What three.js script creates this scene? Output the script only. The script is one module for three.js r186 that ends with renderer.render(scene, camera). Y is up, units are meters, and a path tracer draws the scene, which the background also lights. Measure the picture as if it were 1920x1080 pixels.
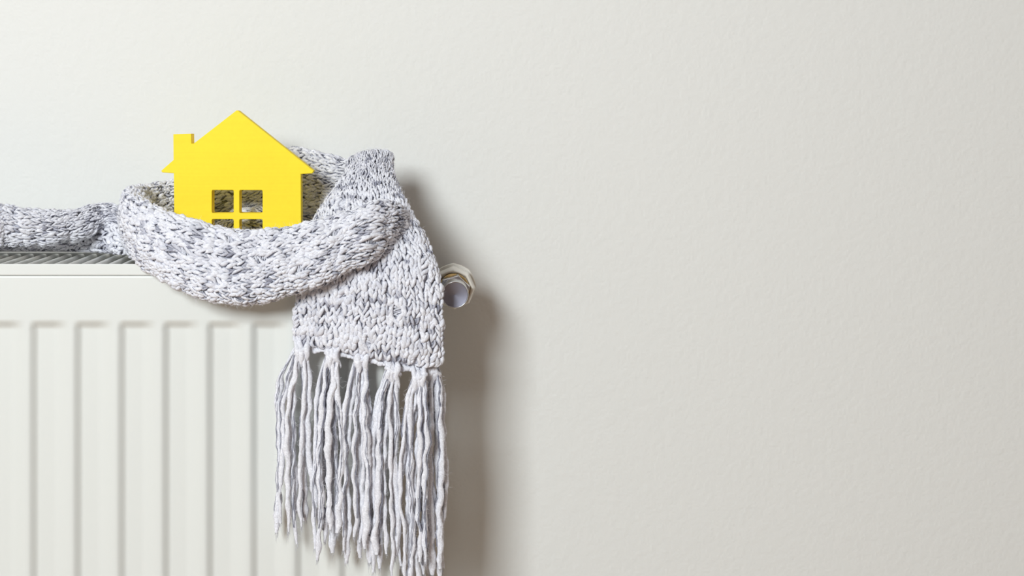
import * as THREE from 'three';
import { RectAreaLightUniformsLib } from 'three/addons/lights/RectAreaLightUniformsLib.js';
import { ImprovedNoise } from 'three/addons/math/ImprovedNoise.js';
import { RoundedBoxGeometry } from 'three/addons/geometries/RoundedBoxGeometry.js';

// ------------------------------------------------------------------ camera, light, exposure
const scene = new THREE.Scene();
const renderer = new THREE.WebGLRenderer({ antialias: true });
renderer.toneMapping = THREE.LinearToneMapping;
renderer.toneMappingExposure = 1.0;
renderer.shadowMap.enabled = true;
RectAreaLightUniformsLib.init();

const FOCAL = 2500, CX = 745, CY = 255, MM = 0.0004;      // lens in photo pixels; metres per pixel on the radiator's front plane (z = 0)
const EYE = 0.816;                                         // lens height above the floor
const camera = new THREE.PerspectiveCamera(2 * Math.atan(540 / FOCAL) * 180 / Math.PI, 1920 / 1080, 0.05, 20);
camera.position.set(0, EYE, 1);
camera.lookAt(0, EYE, 0);
camera.setViewOffset(1920, 1080, 960 - CX, 540 - CY, 1920, 1080);
camera.updateProjectionMatrix();
scene.add(camera);
scene.background = new THREE.Color(0x000000);

const LAMP_AT = new THREE.Vector3(-0.82, EYE + 0.70, 2.15), LAMP_AIM = new THREE.Vector3(-0.02, EYE - 0.1, 0), LAMP_W = 0.62, LAMP_H = 0.62;
const keyLight = new THREE.RectAreaLight(new THREE.Color().setRGB(0.925, 0.99, 1.02), 43, LAMP_W, LAMP_H);
keyLight.position.copy(LAMP_AT); keyLight.lookAt(LAMP_AIM); keyLight.castShadow = true;
scene.add(keyLight);

// ------------------------------------------------------------------ helpers
function rng(seed) { let a = seed >>> 0; return () => { a = (a + 0x6D2B79F5) | 0; let t = Math.imul(a ^ (a >>> 15), 1 | a); t = (t + Math.imul(t ^ (t >>> 7), 61 | t)) ^ t; return ((t ^ (t >>> 14)) >>> 0) / 4294967296; }; }
const perlin = new ImprovedNoise();
const noise = (x, y = 0, z = 0) => perlin.noise(x + 31.7, y + 11.3, z + 57.1);
const V = (x, y, z) => new THREE.Vector3(x, y, z);
const lerp = (a, b, t) => a + (b - a) * t;
const smooth = (a, b, x) => { const t = Math.min(1, Math.max(0, (x - a) / (b - a))); return t * t * (3 - 2 * t); };
const at = (px, py, z = 0) => V((px - CX) * MM * (1 - z), EYE + (CY - py) * MM * (1 - z), z);   // a photo pixel at the depth of the thing it shows
function add(parent, name, geometry, material) {
  const m = new THREE.Mesh(geometry, material); m.name = name; m.castShadow = m.receiveShadow = true; parent.add(m); return m;
}
function group(name, parent = scene) { const g = new THREE.Group(); g.name = name; parent.add(g); return g; }
function tag(o, label, category, kind) { o.userData.label = label; if (category) o.userData.category = category; if (kind) o.userData.kind = kind; return o; }
function box(w, h, d, x, y, z) { const g = new THREE.BoxGeometry(w, h, d); g.translate(x, y, z); return g; }
function grayTexture(size, f, repeat = 1) {
  const d = new Uint8Array(size * size * 4);
  for (let j = 0; j < size; j++) for (let i = 0; i < size; i++) { const v = Math.max(0, Math.min(255, Math.round(255 * f(i / size, j / size)))), k = (j * size + i) * 4; d[k] = d[k + 1] = d[k + 2] = v; d[k + 3] = 255; }
  const t = new THREE.DataTexture(d, size, size); t.wrapS = t.wrapT = THREE.RepeatWrapping; t.magFilter = THREE.LinearFilter; t.repeat.set(repeat, repeat); t.needsUpdate = true; return t;
}
function wrapNoise(u, v, n, seed) {                         // value-gradient noise on a wrapping n x n lattice
  const x = u * n, y = v * n, xi = Math.floor(x), yi = Math.floor(y), xf = x - xi, yf = y - yi;
  const h = (i, j) => { let k = Math.imul(((i % n) + n) % n, 374761393) + Math.imul(((j % n) + n) % n, 668265263) + Math.imul(seed, 974634777); k = Math.imul(k ^ (k >>> 13), 1274126177); return ((k ^ (k >>> 16)) >>> 0) / 4294967296; };
  const s = xf * xf * (3 - 2 * xf), t = yf * yf * (3 - 2 * yf);
  return lerp(lerp(h(xi, yi), h(xi + 1, yi), s), lerp(h(xi, yi + 1), h(xi + 1, yi + 1), s), t);
}

// ------------------------------------------------------------------ materials
const plasterBump = grayTexture(1024, (u, v) => 0.34 * wrapNoise(u, v, 110, 3) + 0.26 * wrapNoise(u, v, 230, 4) + 0.25 * wrapNoise(u, v, 46, 5) + 0.15 * wrapNoise(u, v, 17, 6));
// fine fibres running along a strand of yarn: u goes round the strand, v along it
const fibres = (u, v) => { const w = u + 0.10 * wrapNoise(0.3, v, 6, 40) + 0.05 * wrapNoise(u, v, 9, 41); return 0.5 * wrapNoise(w - Math.floor(w), v, 16, 42) + 0.3 * wrapNoise(w - Math.floor(w), v * 0.5, 30, 43) + 0.2 * wrapNoise(u, v, 64, 44); };
const fibreBump = grayTexture(256, fibres), fibreMap = grayTexture(256, (u, v) => 0.86 + 0.18 * fibres(u, v)); fibreMap.colorSpace = THREE.SRGBColorSpace;
const M = {
  wall: new THREE.MeshStandardMaterial({ color: new THREE.Color().setRGB(0.80, 0.80, 0.77), roughness: 0.78, bumpMap: plasterBump, bumpScale: 0.0004 }),
  room: new THREE.MeshStandardMaterial({ color: new THREE.Color().setRGB(0.55, 0.495, 0.475), roughness: 0.9 }),
  floor: new THREE.MeshStandardMaterial({ color: new THREE.Color().setRGB(0.42, 0.29, 0.19), roughness: 0.55 }),
  enamel: new THREE.MeshPhysicalMaterial({ color: new THREE.Color().setRGB(0.75, 0.765, 0.735), roughness: 0.42, clearcoat: 0.15, clearcoatRoughness: 0.3 }),
  slat: new THREE.MeshStandardMaterial({ color: new THREE.Color().setRGB(0.84, 0.84, 0.80), roughness: 0.45 }),
  fins: new THREE.MeshStandardMaterial({ color: new THREE.Color().setRGB(0.40, 0.40, 0.40), roughness: 0.5, metalness: 0.4 }),
  chrome: new THREE.MeshStandardMaterial({ color: new THREE.Color().setRGB(0.62, 0.62, 0.64), roughness: 0.22, metalness: 1 }),
  capFace: new THREE.MeshPhysicalMaterial({ color: new THREE.Color().setRGB(0.30, 0.30, 0.37), roughness: 0.38, metalness: 0.85 }),
  plastic: new THREE.MeshStandardMaterial({ color: new THREE.Color().setRGB(0.80, 0.77, 0.70), roughness: 0.4 }),
  brass: new THREE.MeshStandardMaterial({ color: new THREE.Color().setRGB(0.60, 0.42, 0.18), roughness: 0.35, metalness: 0.9 }),
  yarn: new THREE.MeshPhysicalMaterial({ vertexColors: true, map: fibreMap, bumpMap: fibreBump, bumpScale: 0.00018, roughness: 1.0, specularIntensity: 0.25 }),
  fuzz: new THREE.MeshStandardMaterial({ color: new THREE.Color().setRGB(0.90, 0.90, 0.95), roughness: 1.0 }),
  black: new THREE.MeshStandardMaterial({ color: 0x151515, roughness: 0.7 }),
  glow: new THREE.MeshStandardMaterial({ color: 0xffffff, emissive: 0xfffaf0, emissiveIntensity: 1.0, roughness: 0.9 }),
};

// ------------------------------------------------------------------ the room
const WALL_Z = -0.14;
{
  const L = -1.9, R = 2.3, F = 3.0, H = 2.5, T = 0.1;
  const s = (name, g, m, label) => { const o = add(scene, name, g, m); o.userData.kind = 'structure'; o.userData.label = label; return o; };
  const bw = box(R - L + 2 * T, H + 2 * T, T, (L + R) / 2, H / 2, WALL_Z - T / 2);
  { const p = bw.attributes.position, uv = bw.attributes.uv; for (let i = 0; i < p.count; i++) uv.setXY(i, p.getX(i) / 0.42, p.getY(i) / 0.42); }
  s('wall_back', bw, M.wall, 'off white plastered wall behind the radiator');
  s('wall_left', box(T, H, F - WALL_Z, L - T / 2, H / 2, (F + WALL_Z) / 2), M.room, 'plain side wall of the room');
  s('wall_right', box(T, H, F - WALL_Z, R + T / 2, H / 2, (F + WALL_Z) / 2), M.room, 'plain side wall opposite the lamp');
  s('wall_front', box(R - L + 2 * T, H + 2 * T, T, (L + R) / 2, H / 2, F + T / 2), M.room, 'plain wall facing the radiator');
  s('floor', box(R - L, T, F - WALL_Z, (L + R) / 2, -T / 2, (F + WALL_Z) / 2), M.floor, 'brown floor of the room');
  s('ceiling', box(R - L, T, F - WALL_Z, (L + R) / 2, H + T / 2, (F + WALL_Z) / 2), M.room, 'plain ceiling of the room');
}

// ------------------------------------------------------------------ radiator
const TOP = EYE + (CY - 495) * MM;                         // top of the grille
const RIGHT = (749 - CX) * MM, LEFT = RIGHT - 0.56, BOTTOM = TOP - 0.6, DEPTH = 0.1;
{
  const rad = group('radiator'); rad.position.set((LEFT + RIGHT) / 2, BOTTOM, -DEPTH / 2);
  tag(rad, 'white steel panel radiator with vertical ribs mounted on the wall', 'radiator');
  const ox = -rad.position.x, oy = -rad.position.y, oz = -rad.position.z;
  const local = (g) => { g.translate(ox, oy, oz); return g; };
  // pressed front panel: channels sunk between rounded ribs
  const PITCH = 82.8 * MM, CH0 = (61 - CX) * MM;
  const lip = TOP - 22 * MM;                                // panel begins under the grille's lip
  const chTop = EYE + (CY - 600) * MM, chBot = BOTTOM + 0.042;
  function depthAt(x) {
    let u = ((x - CH0) / MM + 8) % 82.8; if (u < 0) u += 82.8;      // pixels from the left brink of a channel
    return smooth(0, 17, u) * (1 - smooth(44, 80, u));
  }
  function panel(sign, z0) {
    const xs = [], ys = [];
    for (let x = LEFT; x < RIGHT - 1e-6; x += PITCH / 30) xs.push(x); xs.push(RIGHT - 0.004, RIGHT - 0.002, RIGHT - 0.0008, RIGHT);
    for (let i = 0; i <= 6; i++) ys.push(lip - 0.0016 * i / 6);
    ys.push(chTop + 0.012);
    for (let i = 0; i <= 12; i++) ys.push(chTop + 0.001 - 0.010 * i / 12);
    for (let i = 1; i < 24; i++) ys.push(lerp(chTop - 0.009, chBot + 0.009, i / 24));
    for (let i = 0; i <= 12; i++) ys.push(chBot + 0.009 - 0.010 * i / 12);
    ys.push(BOTTOM + 0.004, BOTTOM);
    xs.sort((a, b) => a - b);
    const pos = [], idx = [];
    for (const y of ys) for (const x of xs) {
      const inX = x > LEFT + 0.01 && x < RIGHT - 0.006 ? 1 : 0;
      const end = smooth(chTop + 0.0005, chTop - 0.0075, y) * smooth(chBot - 0.0005, chBot + 0.0075, y);
      const dep = depthAt(x) * end * inX * 0.0042;
      const curl = Math.pow(Math.max(0, (y - (lip - 0.0016)) / 0.0016), 2) * 0.0007;     // top edge bends back under the lip
      const side = Math.pow(Math.max(0, (x - (RIGHT - 0.004)) / 0.004), 2) * 0.003;
      pos.push(x, y, z0 - sign * (dep + curl + side));
    }
    const n = xs.length;
    for (let j = 0; j < ys.length - 1; j++) for (let i = 0; i < n - 1; i++) { const a = j * n + i, b = a + 1, c = a + n, d = c + 1; if (sign > 0) idx.push(a, c, b, b, c, d); else idx.push(a, b, c, b, d, c); }
    const g = new THREE.BufferGeometry(); g.setAttribute('position', new THREE.Float32BufferAttribute(pos, 3)); g.setIndex(idx); g.computeVertexNormals(); return g;
  }
  const w = RIGHT - LEFT, mx = (LEFT + RIGHT) / 2;
  add(rad, 'front_panel', local(panel(1, 0)), M.enamel);
  add(rad, 'back_panel', local(panel(-1, -DEPTH + 0.002)), M.enamel);
  for (const x of [LEFT + 0.0007, RIGHT - 0.0007]) { const g = new RoundedBoxGeometry(0.0014, 0.566, DEPTH - 0.008, 2, 0.0006); g.translate(x, BOTTOM + 0.3, -DEPTH / 2); add(rad, 'side_panel', local(g), M.enamel); }
  // top grille: a frame of four rails and slats running from front to back
  const grille = group('grille', rad);
  const rail = (gw, gh, gd, x, y, z) => { const g = new RoundedBoxGeometry(gw, gh, gd, 2, 0.0007); g.translate(x, y, z); add(grille, 'rail', local(g), M.enamel); };
  rail(w + 0.001, 22 * MM - 0.0003, 0.0022, mx, TOP - 11 * MM + 0.0002, -0.0006);
  rail(w, 22 * MM, 0.0022, mx, TOP - 11 * MM, -DEPTH + 0.0011);
  rail(0.0022, 22 * MM, DEPTH - 0.002, LEFT + 0.0011, TOP - 11 * MM, -DEPTH / 2);
  rail(0.0022, 22 * MM, DEPTH - 0.002, RIGHT - 0.0011, TOP - 11 * MM, -DEPTH / 2);
  const slatG = new RoundedBoxGeometry(0.0064, 0.0042, DEPTH - 0.004, 3, 0.0020); slatG.rotateZ(0.25);
  for (let k = 0; ; k++) { const x = LEFT + 0.007 + k * 0.0104; if (x > RIGHT - 0.005) break; const m = add(grille, 'slat', slatG, M.slat); m.position.set(x + ox, TOP - 0.0032 + oy, -DEPTH / 2 + oz); }
  const bar = new THREE.BoxGeometry(w - 0.004, 0.0035, 0.0016); for (const z of [-0.034, -0.067]) { const m = add(grille, 'crossbar', bar, M.slat); m.position.set(mx + ox, TOP - 0.006 + oy, z + oz); }
  // corrugated convector sheet between the panels
  { const pos = [], idx = []; const n = Math.floor(w / 0.0125); let k = 0;
    for (let i = 0; i <= n; i++) { const x = LEFT + 0.006 + i * 0.0123, f = i % 2 ? -0.014 : -0.086, x2 = x + 0.005; for (const [xx, zz] of [[x, f], [x2, f]]) { pos.push(xx, BOTTOM + 0.05, zz, xx, TOP - 0.07, zz); k += 2; } }
    for (let i = 0; i + 3 < k; i += 2) idx.push(i, i + 2, i + 1, i + 1, i + 2, i + 3);
    const g = new THREE.BufferGeometry(); g.setAttribute('position', new THREE.Float32BufferAttribute(pos, 3)); g.setIndex(idx); const g2 = g.toNonIndexed(); g2.computeVertexNormals(); add(rad, 'convector_sheet', local(g2), M.fins); }
  for (const x of [LEFT + 0.08, RIGHT - 0.08]) for (const y of [BOTTOM + 0.09, TOP - 0.09]) add(rad, 'wall_bracket', local(box(0.03, 0.05, -DEPTH - WALL_Z + 0.004, x, y, (-DEPTH + WALL_Z) / 2)), M.enamel);
  // valve on the right end: white collar, hexagon nut and round metal cap, axis towards the room
  const valve = group('valve', rad);
  const A = at(851, 540.5, -0.056), B = at(853, 553, -0.02), ax = B.clone().sub(A), len = ax.length(); ax.normalize();
  const q = new THREE.Quaternion().setFromUnitVectors(V(0, 1, 0), ax);
  const put = (g, d) => { g.applyQuaternion(q); const p = A.clone().addScaledVector(ax, d); g.translate(p.x, p.y, p.z); return local(g); };
  const lathe = (pts, n) => { const g = new THREE.LatheGeometry(pts.map(p => new THREE.Vector2(p[0], p[1])), n); return g; };
  const facet = (pts, n, amount) => {                        // a ring whose outside is flattened to n facets
    const g = lathe(pts, n * 12), p = g.attributes.position;
    for (let i = 0; i < p.count; i++) { const x = p.getX(i), z = p.getZ(i), r = Math.hypot(x, z); if (r < 1e-6) continue; let a = Math.atan2(z, x); const s = Math.PI * 2 / n; a = ((a % s) + s) % s - s / 2; const poly = Math.cos(s / 2) / Math.cos(a); const k = lerp(1, poly / Math.cos(s / 2) * 0.985, amount * smooth(0.010, 0.0155, r)); p.setX(i, x * k); p.setZ(i, z * k); }
    g.computeVertexNormals(); return g;
  };
  const R0 = 0.0160;
  const collarG = facet([[0.0118, -0.008], [R0 - 0.0012, -0.008], [R0, -0.0068], [R0, -0.001], [R0 - 0.0012, 0.0016], [R0 - 0.0022, 0.0022], [R0 - 0.0034, 0.0012], [0.0124, -0.002], [0.0118, -0.008]], 8, 1.0);
  tag(add(valve, 'collar', put(collarG, 0), M.plastic), 'faceted white plastic collar of the valve');
  add(valve, 'collar_ring', put(facet([[0.0118, -0.016], [0.0170, -0.016], [0.0176, -0.0155], [0.0176, -0.0135], [0.0170, -0.013], [0.0118, -0.013]], 8, 0.4), 0), M.plastic);
  tag(add(valve, 'seal_ring', put(lathe([[0.0060, -0.004], [0.0119, -0.004], [0.0122, 0.003], [0.0116, 0.006], [0.0060, 0.006]], 48), 0), M.brass), 'brass ring inside the collar');
  { const s = new THREE.Shape(); for (let i = 0; i < 6; i++) { const a = i * Math.PI / 3 + 0.25; s[i ? 'lineTo' : 'moveTo'](Math.cos(a) * 0.0118, Math.sin(a) * 0.0118); } s.closePath();
    const g = new THREE.ExtrudeGeometry(s, { depth: 0.010, bevelEnabled: true, bevelSize: 0.0006, bevelThickness: 0.0008, bevelSegments: 2 }); g.rotateX(-Math.PI / 2); tag(add(valve, 'nut', put(g, 0.005), M.chrome), 'chrome hexagon nut'); }
  add(valve, 'cap', put(lathe([[0.0088, 0.014], [0.0099, 0.0145], [0.0104, 0.018], [0.0104, len - 0.0012], [0.0101, len - 0.0003], [0.0097, len], [0.0095, len - 0.0006]], 64), 0), M.chrome);
  tag(add(valve, 'cap_face', put(lathe([[0.0001, len - 0.0018], [0.005, len - 0.0013], [0.0096, len - 0.0007]], 64), 0), M.capFace), 'round dark grey brushed metal end of the cap');
  { const g = new THREE.CylinderGeometry(0.0095, 0.0095, 0.085, 32); g.rotateX(Math.PI / 2); g.translate(A.x, A.y, -0.0985); add(valve, 'pipe', local(g), M.chrome); }
  { const l = A.x - RIGHT + 0.002, g = new THREE.CylinderGeometry(0.0085, 0.0085, l, 32); g.rotateZ(Math.PI / 2); g.translate(RIGHT - 0.002 + l / 2, A.y, -0.066); add(valve, 'union', local(g), M.chrome); }
}

// ------------------------------------------------------------------ yellow house cut from a board
const HOUSE_Z = -0.036;
{
  const house = group('toy_house'), cx = 445, k = MM * (1 - HOUSE_Z), thick = 0.0125;
  tag(house, 'yellow painted wooden house cutout with chimney and four square window holes', 'toy house');
  const base = TOP;
  house.position.set((cx - CX) * k, base, HOUSE_Z - thick / 2); house.rotation.y = -0.035;
  const X = px => (px - cx) * k, Y = py => EYE + (CY - py) * k - base;
  const s = new THREE.Shape();
  const pts = [[324.5, 0], [325.5, 0], [566, 0], [565, 326.2], [586, 325], [589, 320], [446.5, 207], [443.8, 207], [363.5, 269], [359, 269], [358.6, 250.5], [324.6, 251.6], [325, 300], [301.6, 320.4], [304, 323.6], [325.5, 325]];
  s.moveTo(X(327), 0);
  for (const p of pts.slice(2)) s.lineTo(X(p[0]), p[1] ? Y(p[1]) : 0);
  s.closePath();
  const hole = (x0, y0, x1, y1, r = 3) => { const h = new THREE.Path(), a = X(x0), b = X(x1), c = Y(y1), d = Y(y0), q = r * k; h.moveTo(a + q, c); h.lineTo(b - q, c); h.quadraticCurveTo(b, c, b, c + q); h.lineTo(b, d - q); h.quadraticCurveTo(b, d, b - q, d); h.lineTo(a + q, d); h.quadraticCurveTo(a, d, a, d - q); h.lineTo(a, c + q); h.quadraticCurveTo(a, c, a + q, c); s.holes.push(h); };
  for (const [x0, x1] of [[397.5, 438.5], [449.5, 493]]) for (const [y0, y1] of [[356.5, 399.5], [411, 454]]) hole(x0, y0, x1, y1);
  const bev = 0.0004;
  const g = new THREE.ExtrudeGeometry(s, { depth: thick - 2 * bev, bevelEnabled: true, bevelThickness: bev, bevelSize: bev, bevelOffset: -bev, bevelSegments: 2, curveSegments: 6 });
  g.translate(0, 0, -thick / 2 + bev);
  { const p = g.attributes.position, uv = g.attributes.uv; for (let i = 0; i < p.count; i++) uv.setXY(i, p.getX(i) / 0.12, (p.getY(i) + p.getZ(i) * 0.3) / 0.12); }
  const grain = (u, v) => { const w = v + 0.012 * wrapNoise(u, v, 4, 9); return 0.6 * wrapNoise(u * 0.999, w, 64, 12) * 0.4 + 0.36 * wrapNoise(0.37, w, 90, 13) + 0.3 * wrapNoise(u, w, 5, 14); };
  const size = 512, d = new Uint8Array(size * size * 4);
  for (let j = 0; j < size; j++) for (let i = 0; i < size; i++) {
    const n = grain(i / size, j / size) - 0.45, f = 1 + n * 0.055, q = (j * size + i) * 4;
    d[q] = Math.min(255, 255 * (1 + n * 0.02)); d[q + 1] = Math.min(255, 225 * f); d[q + 2] = Math.max(0, 12 * (1 + n * 1.5)); d[q + 3] = 255;
  }
  const map = new THREE.DataTexture(d, size, size); map.wrapS = map.wrapT = THREE.RepeatWrapping; map.magFilter = THREE.LinearFilter; map.colorSpace = THREE.SRGBColorSpace; map.needsUpdate = true;
  const bump = grayTexture(512, grain);
  add(house, 'board', g, new THREE.MeshStandardMaterial({ map, bumpMap: bump, bumpScale: 0.00008, roughness: 0.6 }));
}

// ------------------------------------------------------------------ knitted scarf
class Strands {                                            // collects yarn tubes with vertex colours
  constructor() { this.p = []; this.n = []; this.c = []; this.i = []; this.t = []; }
  tube(pts, rad, col, sides, up) {                          // pts: Vector3[], rad/col: per point
    const m = pts.length, base = this.p.length / 3, t = V(), a = V(), b = V(), o = V();
    let prev = up ? up.clone().negate() : V(0.3, 0.2, -1), run = this.t.length * 0.37 % 1;
    for (let k = 0; k < m; k++) {
      t.subVectors(pts[Math.min(m - 1, k + 1)], pts[Math.max(0, k - 1)]).normalize();
      a.copy(prev).addScaledVector(t, -prev.dot(t)); if (a.lengthSq() < 1e-8) a.set(t.y, t.z, t.x); a.normalize(); prev.copy(a); b.crossVectors(t, a);
      const r = rad[k], c = col[k]; if (k) run += pts[k].distanceTo(pts[k - 1]) / 0.012;
      for (let s = 0; s < sides; s++) { const w = s / sides * Math.PI * 2, ca = Math.cos(w), sa = Math.sin(w); o.set(a.x * ca + b.x * sa, a.y * ca + b.y * sa, a.z * ca + b.z * sa); this.p.push(pts[k].x + o.x * r, pts[k].y + o.y * r, pts[k].z + o.z * r); this.n.push(o.x, o.y, o.z); this.c.push(c[0], c[1], c[2]); this.t.push(s / sides, run); }
    }
    for (let k = 0; k < m - 1; k++) for (let s = 0; s < sides; s++) { const e = base + k * sides + s, f = base + k * sides + (s + 1) % sides; this.i.push(e, f, e + sides, f, f + sides, e + sides); }
    return this;
  }
  grid(P, N, rows, cols, col) {
    const base = this.p.length / 3;
    for (let k = 0; k < P.length; k++) { this.p.push(P[k].x, P[k].y, P[k].z); this.n.push(N[k].x, N[k].y, N[k].z); this.c.push(col[0], col[1], col[2]); this.t.push(k % cols / 6, Math.floor(k / cols) / 8); }
    for (let i = 0; i < rows - 1; i++) for (let j = 0; j < cols; j++) { const a = base + i * cols + j, b = base + i * cols + (j + 1) % cols; this.i.push(a, b, a + cols, b, b + cols, a + cols); }
  }
  geometry() {
    const p = this.p, q = V();                             // where the wool rests on the radiator it gives way instead of sinking in
    for (let k = 0; k < p.length; k += 3) { rest(q.set(p[k], p[k + 1], p[k + 2]), 0.003, 0.0023); p[k] = q.x; p[k + 1] = q.y; p[k + 2] = q.z; }
    const g = new THREE.BufferGeometry();
    g.setAttribute('position', new THREE.Float32BufferAttribute(this.p, 3)); g.setAttribute('normal', new THREE.Float32BufferAttribute(this.n, 3)); g.setAttribute('color', new THREE.Float32BufferAttribute(this.c, 3)); g.setAttribute('uv', new THREE.Float32BufferAttribute(this.t, 2)); g.setIndex(this.i);
    return g;
  }
}
const WHITE = [0.93, 0.93, 0.985], GREY = [0.24, 0.245, 0.32], MID = [0.57, 0.575, 0.66];
const mixc = (a, b, t) => [lerp(a[0], b[0], t), lerp(a[1], b[1], t), lerp(a[2], b[2], t)];

// fabric lies on the radiator: points that would sink in are moved out round its (rounded) edge
function rest(p, round = 0.005, gap = 0.0036) {
  const x = p.x - (RIGHT + 0.012 - round), y = p.y - (TOP - round), z = p.z + round;
  if (x > 0 || p.z < -0.105 || p.y < TOP - 0.1) return p;
  const out = round + gap;
  if (y <= 0 && z <= 0) { if (z > y) p.z += out - z; else p.y += out - y; return p; }
  const a = Math.max(0, y), b = Math.max(0, z), d = Math.hypot(a, b);
  if (d < out) { p.y += a / d * out - a; p.z += b / d * out - b; }
  return p;
}
// A band of knitting: closed flattened section swept along keys [px, py, z in mm, half width px, half thickness px, width direction]
function bandSurface(keys, seed, { bend = 0, rows = 0, round0 = 0.06, round1 = 0.06, lump = 3 } = {}) {
  const c = new THREE.CatmullRomCurve3(keys.map(k => at(k[0], k[1], k[2] / 1000)), false, 'centripetal');
  const wv = new THREE.CatmullRomCurve3(keys.map(k => V(...k[5])), false, 'catmullrom', 0.5);
  const sz = new THREE.CatmullRomCurve3(keys.map(k => V(k[3], k[4], 0)), false, 'catmullrom', 0.5);
  c.arcLengthDivisions = 600;
  const L = c.getLength(), nu = Math.max(24, Math.round(L / (4 * MM))), ns = 96;
  const P = [], N = [], per = [];
  for (let i = 0; i <= nu; i++) {
    const u = i / nu, t = c.getUtoTmapping(u), o = c.getPoint(t), T = c.getTangent(t), W = wv.getPoint(t);
    W.normalize(); const Nn = V().crossVectors(T, W).normalize(); const s = sz.getPoint(t);
    const e = Math.sqrt(Math.min(1, Math.max(0.02, u / round0))) , f = Math.sqrt(Math.min(1, Math.max(0.02, (1 - u) / round1)));
    const taper = Math.min(1, Math.min(e, f)), hw = s.x * MM * lerp(1, taper, 0.35), ht = s.y * MM * taper;
    // section by arc length
    const raw = [], cum = [0], K = 160;
    for (let k = 0; k <= K; k++) { const a = k / K * Math.PI * 2, ca = Math.cos(a), sa = Math.sin(a), x = Math.sign(ca) * Math.pow(Math.abs(ca), 0.9) * hw, y = Math.sign(sa) * Math.pow(Math.abs(sa), 0.75) * ht - bend * MM * (x / hw) * (x / hw) * s.y * 0.05; raw.push([x, y]); if (k) cum.push(cum[k - 1] + Math.hypot(x - raw[k - 1][0], y - raw[k - 1][1])); }
    per.push(cum[K]); let k = 0;
    for (let j = 0; j < ns; j++) {
      const d = j / ns * cum[K]; while (cum[k + 1] < d) k++;
      const g = (d - cum[k]) / Math.max(1e-9, cum[k + 1] - cum[k]), x = lerp(raw[k][0], raw[k + 1][0], g), y = lerp(raw[k][1], raw[k + 1][1], g);
      const p = o.clone().addScaledVector(W, x).addScaledVector(Nn, y);
      const out = V().addScaledVector(W, x / (hw * hw)).addScaledVector(Nn, y / (ht * ht)).normalize();
      const n1 = noise(p.x * 55 + seed, p.y * 55, p.z * 55) * lump + noise(p.x * 130 + seed, p.y * 130, p.z * 130) * lump * 0.6;
      p.addScaledVector(out, n1 * MM * taper); P.push(rest(p));
    }
  }
  for (let i = 0; i <= nu; i++) for (let j = 0; j < ns; j++) {
    const a = P[Math.min(nu, i + 1) * ns + j], b = P[Math.max(0, i - 1) * ns + j], d = P[i * ns + (j + 1) % ns], e = P[i * ns + (j + ns - 1) % ns];
    N.push(V().crossVectors(a.clone().sub(b), d.clone().sub(e)).normalize());
  }
  { // normals outwards
    const i = Math.floor(nu / 2); let m = V(); for (let j = 0; j < ns; j++) m.add(P[i * ns + j]); m.divideScalar(ns); let s = 0; for (let j = 0; j < ns; j++) s += P[i * ns + j].clone().sub(m).dot(N[i * ns + j]); if (s < 0) N.forEach(n => n.negate());
  }
  const look = (arr, u, s, out) => {
    const x = Math.min(nu - 1e-6, Math.max(0, u * nu)), i = Math.floor(x), fx = x - i; let y = (s - Math.floor(s)) * ns; const j = Math.floor(y) % ns, fy = y - Math.floor(y), j2 = (j + 1) % ns;
    const a = arr[i * ns + j], b = arr[i * ns + j2], c2 = arr[(i + 1) * ns + j], d = arr[(i + 1) * ns + j2];
    return out.set(lerp(lerp(a.x, b.x, fy), lerp(c2.x, d.x, fy), fx), lerp(lerp(a.y, b.y, fy), lerp(c2.y, d.y, fy), fx), lerp(lerp(a.z, b.z, fy), lerp(c2.z, d.z, fy), fx));
  };
  const meanPer = per.reduce((a, b) => a + b) / per.length;
  return { P, N, nu, ns, L, per, meanPer, seed, pos: (u, s, o = V()) => look(P, u, s, o), nor: (u, s, o = V()) => look(N, u, s, o).normalize(), perAt: u => per[Math.round(Math.min(1, Math.max(0, u)) * nu)] };
}

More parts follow.
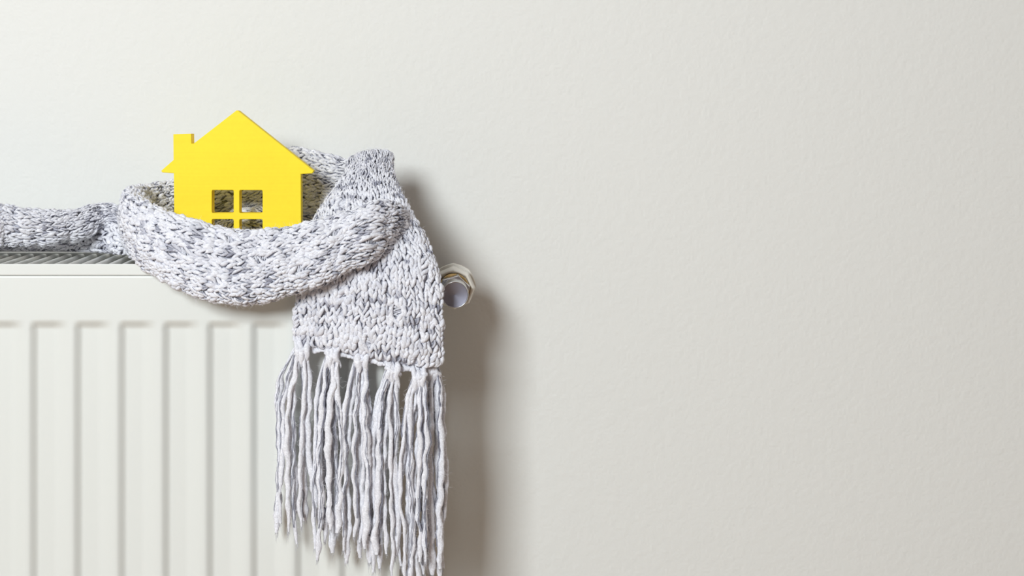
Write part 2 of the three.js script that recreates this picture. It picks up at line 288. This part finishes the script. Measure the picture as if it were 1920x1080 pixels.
function knit(B, { waleW = 11.8, rowH = 8.8, eyelets = [], dir = 1 } = {}) {
  const r = rng(B.seed * 7919 + 17), S = new Strands(), fuzzAt = [];
  const wales = Math.round(B.meanPer / (waleW * MM)), rows = Math.round(B.L / (rowH * MM)), du = 1 / rows;
  // inner layer of the fabric, sunk under the stitches
  const inner = B.P.map((p, k) => p.clone().addScaledVector(B.N[k], -2.6 * MM));
  S.grid(inner, B.N, B.nu + 1, B.ns, mixc(MID, WHITE, 0.1));
  const n = V(), cl = u => Math.min(1, Math.max(0, u));
  const warp = (u, s) => {                                  // stitches part around an eyelet
    let ds = 0, drop = 0, rim = 0, sink = 0;
    for (const e of eyelets) {
      const Ru = e[2] * MM / B.L, Rs = e[3] * MM / B.perAt(u); let d = s - e[1]; d -= Math.round(d); const x = (u - e[0]) / Ru, y = d / Rs, q = Math.hypot(x, y);
      if (q < 2.2) { const w = Math.exp(-q * q * 0.8); ds += (y >= 0 ? 1 : -1) * Rs * 0.7 * w * Math.min(1, Math.abs(y) * 5); rim = Math.max(rim, Math.exp(-Math.pow((q - 1.0) / 0.45, 2))); if (q < 0.62) drop = 1; }
    }
    ds += 0.35 / wales * noise(u * B.L * 70, s * 9, B.seed + 2) + 0.22 / wales * noise(u * B.L * 190, s * 23, B.seed + 5);
    return [ds, drop, rim];
  };
  const point = (u, s, h) => { const [ds] = warp(u, s); const uu = cl(u), ss = s + ds; return B.pos(uu, ss).addScaledVector(B.nor(uu, ss, n), h * MM); };
  for (let i = 0; i < rows; i++) {
    for (let j = 0; j < wales; j++) {
      const u0 = (i + 0.30 * noise(i * 0.5, j * 0.45, B.seed + 1) + 0.34 * (r() - 0.5)) * du, s0 = (j + 0.5 + 0.14 * (r() - 0.5)) / wales;
      const wide = B.perAt(u0) / wales / MM;                // wale width here in px
      // the yarn runs across the row: thick slubs and grey stretches span a few neighbouring stitches
      const slub = noise(j * 0.42 + i * 3.7, i * 1.9, B.seed + 3), grey = noise(j * 0.36 + i * 5.1 + 50, i * 2.3, B.seed + 9);
      const fat = 0.96 + 0.60 * slub + (r() < 0.05 ? 0.35 : 0), gAmount = smooth(0.08, 0.5, grey - 0.35 * slub);
      const [, drop, rim] = warp(u0 + dir * du * 0.7, s0);
      if (drop) continue;
      for (const sd of [-1, 1]) {
        const spread = (0.32 + 0.16 * r()) * sd / wales, jit = (r() - 0.5) * 0.26 / wales, long = 1.55 + 0.4 * r() + 0.3 * Math.max(0, slub) + 0.3 * rim;
        const pts = [], rad = [], col = [], m = 6, h0 = 0.1 + r() * 2.0 + (fat - 0.9) * 1.6 + rim * 1.2, lean = (r() - 0.5) * 0.5 * du;
        const R = Math.min(wide * 0.27, 4.2) * fat * (1 + 0.22 * rim) * (0.88 + 0.24 * r());
        const base = mixc(mixc(WHITE, MID, r() * r() * 0.4), mixc(MID, GREY, r() * 0.8), gAmount * (0.55 + 0.45 * r()));
        const thin = 1 - 0.28 * gAmount;
        for (let k = 0; k < m; k++) {
          const t = k / (m - 1), uu = u0 + dir * t * long * du + lean, ss = s0 + spread * (0.06 + 1.0 * Math.pow(t, 0.85)) + jit;
          const h = h0 + 2.6 * Math.sin(Math.PI * Math.pow(t, 0.85)) - 2.4 * Math.pow(Math.abs(t - 0.5) * 2, 3);
          pts.push(point(uu, ss, h)); rad.push(R * MM * thin * (0.22 + 0.78 * Math.pow(Math.sin(Math.PI * (0.07 + 0.86 * t)), 0.75)));
          col.push(mixc(base, MID, Math.max(0, noise(i * 1.7 + t * 1.5, j * 2.3 + sd, B.seed) - 0.1) * 0.6));
        }
        S.tube(pts, rad, col, 6, B.nor(cl(u0), s0, n));
        // grey ply running beside the thick white one
        for (let ply = 0; ply < 2; ply++) if (r() < 0.33 + 0.4 * gAmount) {
          const side = ply ? -1 : 1, q = [], qr = [], qc = []; const gc = mixc(GREY, MID, r() * 0.6);
          const nn = B.nor(cl(u0), s0), tt = pts[m - 1].clone().sub(pts[0]).normalize(), bb = V().crossVectors(nn, tt), tw = (r() - 0.5) * 2.6;
          for (let k = 0; k < 5; k++) {
            const t = k / 4, a = (t - 0.5) * tw + side * 1.15, kk = t * (m - 1), k0 = Math.floor(kk), k1 = Math.min(m - 1, k0 + 1), f = kk - k0;
            const b = pts[k0].clone().lerp(pts[k1], f), rr = lerp(rad[k0], rad[k1], f);
            b.addScaledVector(nn, Math.cos(a) * rr * 0.95).addScaledVector(bb, Math.sin(a) * rr * 1.0); q.push(b); qr.push((0.5 + 0.4 * r()) * MM * (k % 4 ? 1.15 : 0.7)); qc.push(gc);
          }
          S.tube(q, qr, qc, 4);
        }
        if (r() < 0.95) fuzzAt.push([pts[3].clone(), B.nor(cl(u0), s0, V())]);
      }
    }
  }
  for (const e of eyelets) {                                // short crosswise rungs at the bottom of each eyelet
    const Ru = e[2] * MM / B.L, Rs = e[3] * MM / B.perAt(e[0]);
    for (let k = -4; k <= 4; k++) {
      const u = e[0] + k * Ru * 0.2, w = Rs * 0.95 * Math.sqrt(Math.max(0.15, 1 - k * k / 20)), pts = [], rad = [], col = [], cc = mixc(WHITE, GREY, 0.1 + 0.75 * r() * r()), sl = (r() - 0.2) * 0.35;
      for (let t = 0; t < 6; t++) { const x = t / 2.5 - 1, s = e[1] + x * w, uu = cl(u + x * sl * Ru + (r() - 0.5) * Ru * 0.06); pts.push(B.pos(uu, s).addScaledVector(B.nor(uu, s, n), (0.3 + r() * 0.6 - 0.8 * x * x) * MM)); rad.push((1.1 + r() * 0.7) * MM); col.push(cc); }
      S.tube(pts, rad, col, 6);
    }
    // the two swollen edges of the eyelet
    for (const sd of [-1, 1]) {
      const pts = [], rad = [], col = []; for (let k = 0; k <= 10; k++) { const t = k / 10, a = (t - 0.5) * Math.PI, uu = cl(e[0] + Math.sin(a) * Ru * 1.05), s = e[1] + sd * Rs * (0.25 + 0.95 * Math.cos(a)); pts.push(B.pos(uu, s).addScaledVector(B.nor(uu, s, n), (0.5 + 2.4 * Math.cos(a)) * MM)); rad.push((1.6 + (2.6 + sd * 0.5) * Math.cos(a) + 0.8 * noise(k * 0.6, e[0] * 90, sd)) * MM); col.push(mixc(WHITE, MID, 0.1)); }
      S.tube(pts, rad, col, 9);
    }
  }
  return { geometry: S.geometry(), fuzzAt };
}

const scarf = group('scarf');
tag(scarf, 'chunky knitted scarf in white and grey yarn with fringe, looped around yellow house', 'scarf');
const fuzzSpots = [];
function knitted(name, label, keys, seed, opt = {}, kn = {}) {
  const B = bandSurface(keys, seed, opt), K = knit(B, kn); fuzzSpots.push(...K.fuzzAt);
  const m = add(scarf, name, K.geometry, M.yarn); tag(m, label); return B;
}
const loop = [
  [722, 446, -58, 32, 14, [0, 1, -0.1]], [747, 441, -28, 38, 15, [0.1, 1, 0]], [733, 430, 2, 46, 19, [0.2, 1, -0.1]],
  [690, 438, 21, 56, 23, [0.25, 1, -0.2]], [610, 470, 27, 58, 25, [0.15, 1, -0.25]], [530, 492, 29, 61, 26, [0.05, 1, -0.3]],
  [450, 502, 29, 63, 27, [0, 1, -0.3]], [370, 487, 25, 68, 27, [-0.15, 1, -0.35]], [300, 456, 8, 74, 27, [-0.3, 1, -0.4]],
  [256, 424, -26, 66, 26, [-0.2, 1, -0.2]], [270, 408, -70, 60, 22, [0, 1, 0]], [330, 396, -94, 60, 18, [0, 1, 0.1]],
  [430, 382, -100, 64, 16, [0, 1, 0.1]], [540, 347, -100, 74, 16, [0, 1, 0.1]], [620, 352, -97, 62, 16, [0, 1, 0]], [690, 352, -88, 58, 18, [0, 1, 0]]];
knitted('neck_loop', 'loop of the scarf wound around the house', loop, 5, { lump: 6 }, { eyelets: [[0.165, 0.7, 13, 9], [0.215, 0.84, 13, 9], [0.262, 0.66, 14, 10], [0.318, 0.78, 16, 11], [0.36, 0.9, 13, 9], [0.375, 0.64, 13, 9], [0.415, 0.77, 14, 10], [0.46, 0.65, 13, 9], [0.47, 0.86, 13, 9]] });
const drape = [
  [694, 286, -68, 46, 13, [1, 0.14, -0.1]], [691, 318, -54, 47, 17, [1, 0.15, 0]], [682, 360, -32, 69, 18, [1, 0.1, 0.1]], [683, 405, -14, 94, 17, [1, 0, 0.1]],
  [697, 455, -1, 106, 16, [1, -0.02, 0]], [697, 510, 11, 122, 15, [1, -0.05, 0]], [694, 560, 15, 131, 14, [1, -0.1, 0]], [691, 612, 16, 137, 13, [1, -0.14, 0]], [688, 676, 14, 134, 12, [1, -0.19, 0]]];
const hang = knitted('hanging_end', 'flat end of the scarf hanging over the radiator', drape, 11, { bend: 14, round0: 0.035, round1: 0.03, lump: 5 }, { waleW: 11.8, rowH: 8.8, dir: -1,
  eyelets: [[0.77, 0.345, 15, 10], [0.79, 0.16, 16, 10], [0.575, 0.26, 13, 9], [0.64, 0.06, 15, 8], [0.4, 0.14, 12, 9], [0.35, 0.36, 12, 9], [0.92, 0.25, 11, 8]] });
knitted('trailing_end', 'end of the scarf rolled along the radiator top', [  // unseen bulge left of the view, shaped to throw shade on the grille
  [-340, 432, -30, 44, 30, [0, 1, 0.1]], [-240, 430, -24, 46, 32, [0, 1, 0.1]], [-150, 428, -10, 56, 34, [0, 1, 0.1]], [-70, 428, -14, 52, 32, [0, 1, 0.1]], [0, 421, -32, 38, 28, [0, 1, 0.1]], [70, 428, -36, 30, 26, [0.1, 1, 0.1]], [135, 423, -48, 26, 24, [-0.2, 1, 0.1]], [192, 406, -64, 21, 19, [-0.3, 1, 0]], [250, 410, -66, 24, 15, [-0.3, 1, 0]]], 21, { lump: 6 });
knitted('trailing_fold', 'lower fold of the scarf lying on the grille', [
  [-330, 457, -84, 18, 14, [0, 1, 0.1]], [-140, 457, -86, 18, 14, [0, 1, 0.1]], [20, 457, -86, 18, 14, [0, 1, 0]], [100, 457, -86, 18, 15, [0, 1, 0]], [160, 452, -82, 25, 20, [0, 1, 0]], [206, 445, -70, 33, 23, [0, 1, 0]], [262, 446, -44, 34, 22, [0, 1, 0]]], 23, { lump: 5 });
knitted('inner_fold', 'crumpled fold of the scarf inside the loop behind the house', [
  [330, 462, -72, 20, 16, [0, 1, 0.2]], [400, 448, -76, 24, 18, [0.2, 1, 0.2]], [445, 418, -80, 26, 18, [0.3, 1, 0.2]], [490, 420, -80, 28, 18, [-0.1, 1, 0.3]], [545, 440, -77, 30, 18, [-0.2, 1, 0.2]], [610, 452, -72, 22, 16, [0, 1, 0.1]]], 31, { lump: 6 });
// cast-off edge along the hem
{
  const r = rng(61), S = new Strands();
  for (let k = 0; k < 30; k++) {
    const s0 = 0.012 + k / 30 * 0.472, pts = [], rad = [], col = [], c = mixc(WHITE, MID, r() * r() * 0.6), dip = (r() - 0.6) * 8, plump = 0.75 + 0.6 * r();
    for (let i = 0; i <= 6; i++) { const t = i / 6, p = hang.pos(0.99, s0 + t * 0.03), q = hang.pos(0.99, 1 - s0 - t * 0.03); p.lerp(q, 0.35); p.y -= (2 + 4.5 * Math.sin(t * Math.PI) - 3 * t + dip + 3 * noise(k * 0.4, 3)) * MM; p.z += 3 * MM * Math.cos(t * 2.4 - 0.7); pts.push(p); rad.push(plump * (2.2 + 2.2 * Math.sin(t * Math.PI) + 0.8 * noise(k, t)) * MM); col.push(c); }
    S.tube(pts, rad, col, 8);
  }
  tag(add(scarf, 'hem', S.geometry(), M.yarn), 'white cast-off edge of the hanging end');
}

// fringe: tassels knotted into the hem
{
  const r = rng(404);
  // knot px, py, strand ends from px to px, lowest py, strands, z in mm
  const tassels = [[566, 652, 511, 590, 996, 8, 20], [623, 664, 582, 646, 1024, 8, 21], [677, 672, 634, 698, 1040, 8, 21], [737, 690, 688, 750, 1062, 8, 21], [786, 704, 744, 808, 1084, 11, 20], [812, 690, 790, 842, 1074, 8, 6]];
  const line = (x0, y0, x1, y1, z0, z1, amp, ph, n) => {
    const pts = []; for (let k = 0; k <= n; k++) {
      const t = k / n, d = t * (y1 - y0), e = 1 - Math.exp(-d / 65), w = smooth(0, 60, d);
      const x = lerp(x0, x1, e) + w * amp * (0.34 * Math.sin(d / 8.5 + ph) * (0.6 + noise(d / 60, ph)) + 1.0 * noise(d / 34 + ph * 3, ph) + 3.2 * noise(d / 150 + ph, ph * 2));
      pts.push(at(x, lerp(y0, y1, t), (lerp(z0, z1, smooth(0, 90, d)) + 1.3 * w * noise(d / 50 + ph, 7, ph)) / 1000));
    } return pts;
  };
  tassels.forEach(([tx, ty, xa, xb, yEnd, count, z0], ti) => {
    const t = group('tassel', scarf);
    { // knot: the bundle folded through the hem and pulled tight around itself
      const S = new Strands(), slant = (ti % 2 ? 1 : -1) * (0.5 + 0.5 * r());
      for (let k = 0; k < 7; k++) {
        const pts = [], rad = [], col = [], g = k % 4 === 2, c = g ? mixc(MID, GREY, 0.5) : mixc(WHITE, MID, r() * 0.15), off = (k % 4 - 1.5) * 6 + (r() - 0.5) * 4, R = g ? 1.6 : 4.6 + 1.4 * r(), reach = 26 + r() * 14, rise = 12 + 12 * r();
        for (let i = 0; i <= 14; i++) { const a = i / 14, y = ty - rise + a * (reach + rise), pinch = 1 - 0.35 * Math.exp(-Math.pow((y - ty - 8) / 12, 2)); pts.push(at(tx + off * pinch + 6 * slant * (a - 0.5) * (k < 4 ? 1 : -1) + 5 * noise(a * 3, k, ti), y, (z0 - 8 + 9 * Math.sin(Math.min(1, a * 1.6) * 1.57) - 6 * a * a * a + (k < 4 ? 0 : 1.2) + noise(a * 2, k * 3) * 2) / 1000)); rad.push(R * MM * (0.12 + 0.95 * Math.sin(Math.PI * (0.12 + 0.86 * a))) * (1 + 0.4 * noise(k * 3, i * 0.4, ti))); col.push(c); }
        S.tube(pts, rad, col, 9);
      }
      { const pts = [], rad = [], col = [], c = mixc(WHITE, MID, r() * 0.2); for (let i = 0; i <= 16; i++) { const a = i / 16 * Math.PI * 1.2 - 1.9, x = Math.sin(a); pts.push(at(tx + x * 13, ty + 6 + x * slant * 10 + 2.5 * noise(i * 0.3, 1, ti), (z0 - 3 + Math.cos(a) * 4.4) / 1000)); rad.push((3.4 + 2 * noise(i * 0.3, 2, ti)) * MM); col.push(c); } S.tube(pts, rad, col, 9); }
      add(t, 'knot', S.geometry(), M.yarn);
    }
    for (let k = 0; k < count; k++) {
      const f = (k + 0.5) / count, layer = (k * 7 + ti) % 3, xEnd = lerp(xa + 4, xb - 4, f) + (r() - 0.5) * 8, y1 = yEnd + (r() - 0.7) * 70 + 10 * Math.sin(f * 3), ph = r() * 50, z1 = z0 - 7 + layer * 4.6 + r() * 2;
      const S = new Strands(), n = 90, pts = line(tx + (f - 0.5) * 22, ty - 2, xEnd, y1, z0 - 3 + (layer - 1) * 2.2, z1, 3.4, ph, n);
      const fatness = 3.2 + 2.8 * r(), rad = pts.map((_, i) => { const s = i / n; return MM * fatness * Math.max(0.4, 1 + 0.65 * noise(i * 0.1 + ph, k, ti) + 0.35 * noise(i * 0.4, ph)) * (1 - 0.45 * smooth(0.94, 1, s)) * (0.55 + 0.45 * smooth(0.02, 0.16, s)); });
      const w = mixc(WHITE, MID, r() * 0.08);
      S.tube(pts, rad, pts.map((_, i) => mixc(w, MID, 0.22 * Math.max(0, noise(i * 0.2, ph, 3)))), 11);
      for (let b = 0; b < 3; b++) {                        // wisps of the roving lying along the strand
        const tw = i => b * 2.1 + i * 0.05 + 2.4 * noise(i * 0.05, ph, b);
        S.tube(pts.map((p, i) => p.clone().add(V(Math.cos(tw(i)), 0, Math.sin(tw(i))).multiplyScalar(rad[i] * 0.62))), pts.map((_, i) => rad[i] * (0.42 + 0.3 * noise(i * 0.13, b * 5, ph))), pts.map(() => w), 7);
      }
      // frayed tip
      for (let q = 0; q < 26; q++) { const e = pts[n - Math.floor(r() * 7)], d = V((r() - 0.5) * 0.004, -0.002 - r() * r() * 0.011, (r() - 0.5) * 0.003), hp = [], hr = [], hc = []; const o = (r() - 0.5) * fatness * 1.3 * MM; for (let i = 0; i <= 4; i++) { const s = i / 4; hp.push(e.clone().add(V(o * (1 - s * 0.4) + d.x * s * s, d.y * s, d.z * s))); hr.push(0.42 * MM * (1.12 - s)); hc.push(w); } S.tube(hp, hr, hc, 4); }
      add(t, 'strand', S.geometry(), M.yarn);
      if (r() < 0.52) {                                   // grey plies hanging beside or twisting round the white yarn
        const G = new Strands(), plies = 3 + Math.floor(r() * 4), side = r() < 0.5 ? -1 : 1, wind = 3 + r() * 5, gEnd = 0.8 + r() * 0.2, gl = mixc(GREY, MID, 0.2 + 0.5 * r());
        for (let b = 0; b < plies; b++) {
          const gp = [], gr = [], gc = [], m2 = 90;
          for (let i = 0; i <= m2; i++) { const s = i / m2 * gEnd, x = s * n, i0 = Math.min(n - 1, Math.floor(x)), c = pts[i0].clone().lerp(pts[i0 + 1], x - i0), a = side * (0.75 + 0.75 * Math.sin(s * wind + ph)), R = rad[i0] * 0.95, tw = b * 2.1 + s * 9 + 3 * noise(s * 9, b, ph), o = (1.1 + 0.32 * plies) * MM * (0.7 + 0.6 * noise(s * 14, b * 3, ph)); c.x += Math.sin(a) * R + Math.cos(tw) * o; c.z += Math.cos(a) * R + Math.sin(tw) * o * 0.7; gp.push(c); gr.push((0.62 + 0.14 * Math.sin(i * 0.7 + b)) * MM); gc.push(mixc(mixc(gl, WHITE, b % 3 === 1 ? 0.3 : 0), WHITE, 0.3 * Math.max(0, noise(i * 0.4, b, ph)))); }
          G.tube(gp, gr, gc, 5);
        }
        tag(add(t, 'thread', G.geometry(), M.yarn), 'grey thread twisted with the white yarn');
      }
      for (let q = 0; q < 130; q++) { const i = Math.floor(r() * n), d = V(r() - 0.5, (r() - 0.5) * 0.5, r() * 0.7 - 0.1).normalize(); fuzzSpots.push([pts[i].clone().addScaledVector(d, rad[i] - 2 * MM), d]); }
    }
  });
}
// loose fibres standing off the yarn
{
  const r = rng(99), S = new Strands();
  for (const [p, n] of fuzzSpots) {
    if (p.y < TOP + 0.008 && p.y > TOP - 0.01 && p.z < 0.008 && p.x < RIGHT + 0.02) continue;      // pressed flat against the radiator's edge
    const m = 5, len = (3.5 + 9 * r() * r()) * MM, d = n.clone().multiplyScalar(0.45).add(V(r() - 0.5, r() - 0.5, r() - 0.5).multiplyScalar(1.3)).normalize(), e = V(r() - 0.5, r() - 0.5, r() - 0.5).multiplyScalar(1.2), q = [], qr = [], qc = [];
    const o = p.clone().addScaledVector(n, 2.2 * MM).add(V(r() - 0.5, r() - 0.5, r() - 0.5).multiplyScalar(5 * MM));
    for (let i = 0; i < m; i++) { const s = i / (m - 1); q.push(o.clone().addScaledVector(d, len * s).addScaledVector(e, len * s * s * 0.95)); qr.push(0.2 * MM * (1.2 - s)); qc.push([1, 1, 1]); }
    S.tube(q, qr, qc, 3);
  }
  const g = S.geometry(); g.deleteAttribute('color'); const m = add(scarf, 'fibre_fuzz', g, M.fuzz); m.userData.kind = 'stuff'; m.userData.label = 'fine loose fibres on the yarn';
}

// ------------------------------------------------------------------ softbox lamp standing in the room, source of the soft shadow
{
  const lamp = group('softbox_lamp'); lamp.position.set(LAMP_AT.x, 0, LAMP_AT.z); tag(lamp, 'square black softbox lamp on a tripod stand facing the radiator', 'lamp');
  const head = group('head', lamp); const dir = LAMP_AIM.clone().sub(LAMP_AT).normalize();
  head.position.set(0, LAMP_AT.y, 0).addScaledVector(dir, -0.012); head.quaternion.setFromUnitVectors(V(0, 0, 1), dir);
  { const mat = new THREE.Matrix4().lookAt(LAMP_AIM, LAMP_AT, V(0, 1, 0)); head.quaternion.setFromRotationMatrix(mat); }
  add(head, 'diffuser', new THREE.BoxGeometry(LAMP_W, LAMP_H, 0.006), M.glow);
  const f = new THREE.CylinderGeometry(LAMP_W * 0.72, 0.1, 0.3, 4, 1, true); f.rotateY(Math.PI / 4); f.rotateX(Math.PI / 2); f.translate(0, 0, -0.155); add(head, 'reflector_shell', f, M.black);
  const b = new THREE.CylinderGeometry(0.06, 0.06, 0.18, 24); b.rotateX(Math.PI / 2); b.translate(0, 0, -0.38); add(head, 'lamp_body', b, M.black);
  const base = V(0, LAMP_AT.y, 0).addScaledVector(dir, -0.4);
  const pole = new THREE.CylinderGeometry(0.014, 0.016, base.y - 0.1, 16); pole.translate(base.x, (base.y - 0.1) / 2 + 0.1, base.z); add(lamp, 'pole', pole, M.black);
  for (let k = 0; k < 3; k++) { const a = k * Math.PI * 2 / 3 + 0.4, c = new THREE.LineCurve3(V(base.x, 0.42, base.z), V(base.x + Math.cos(a) * 0.38, 0.012, base.z + Math.sin(a) * 0.38)); add(lamp, 'leg', new THREE.TubeGeometry(c, 1, 0.01, 10), M.black); }
}

renderer.render(scene, camera);
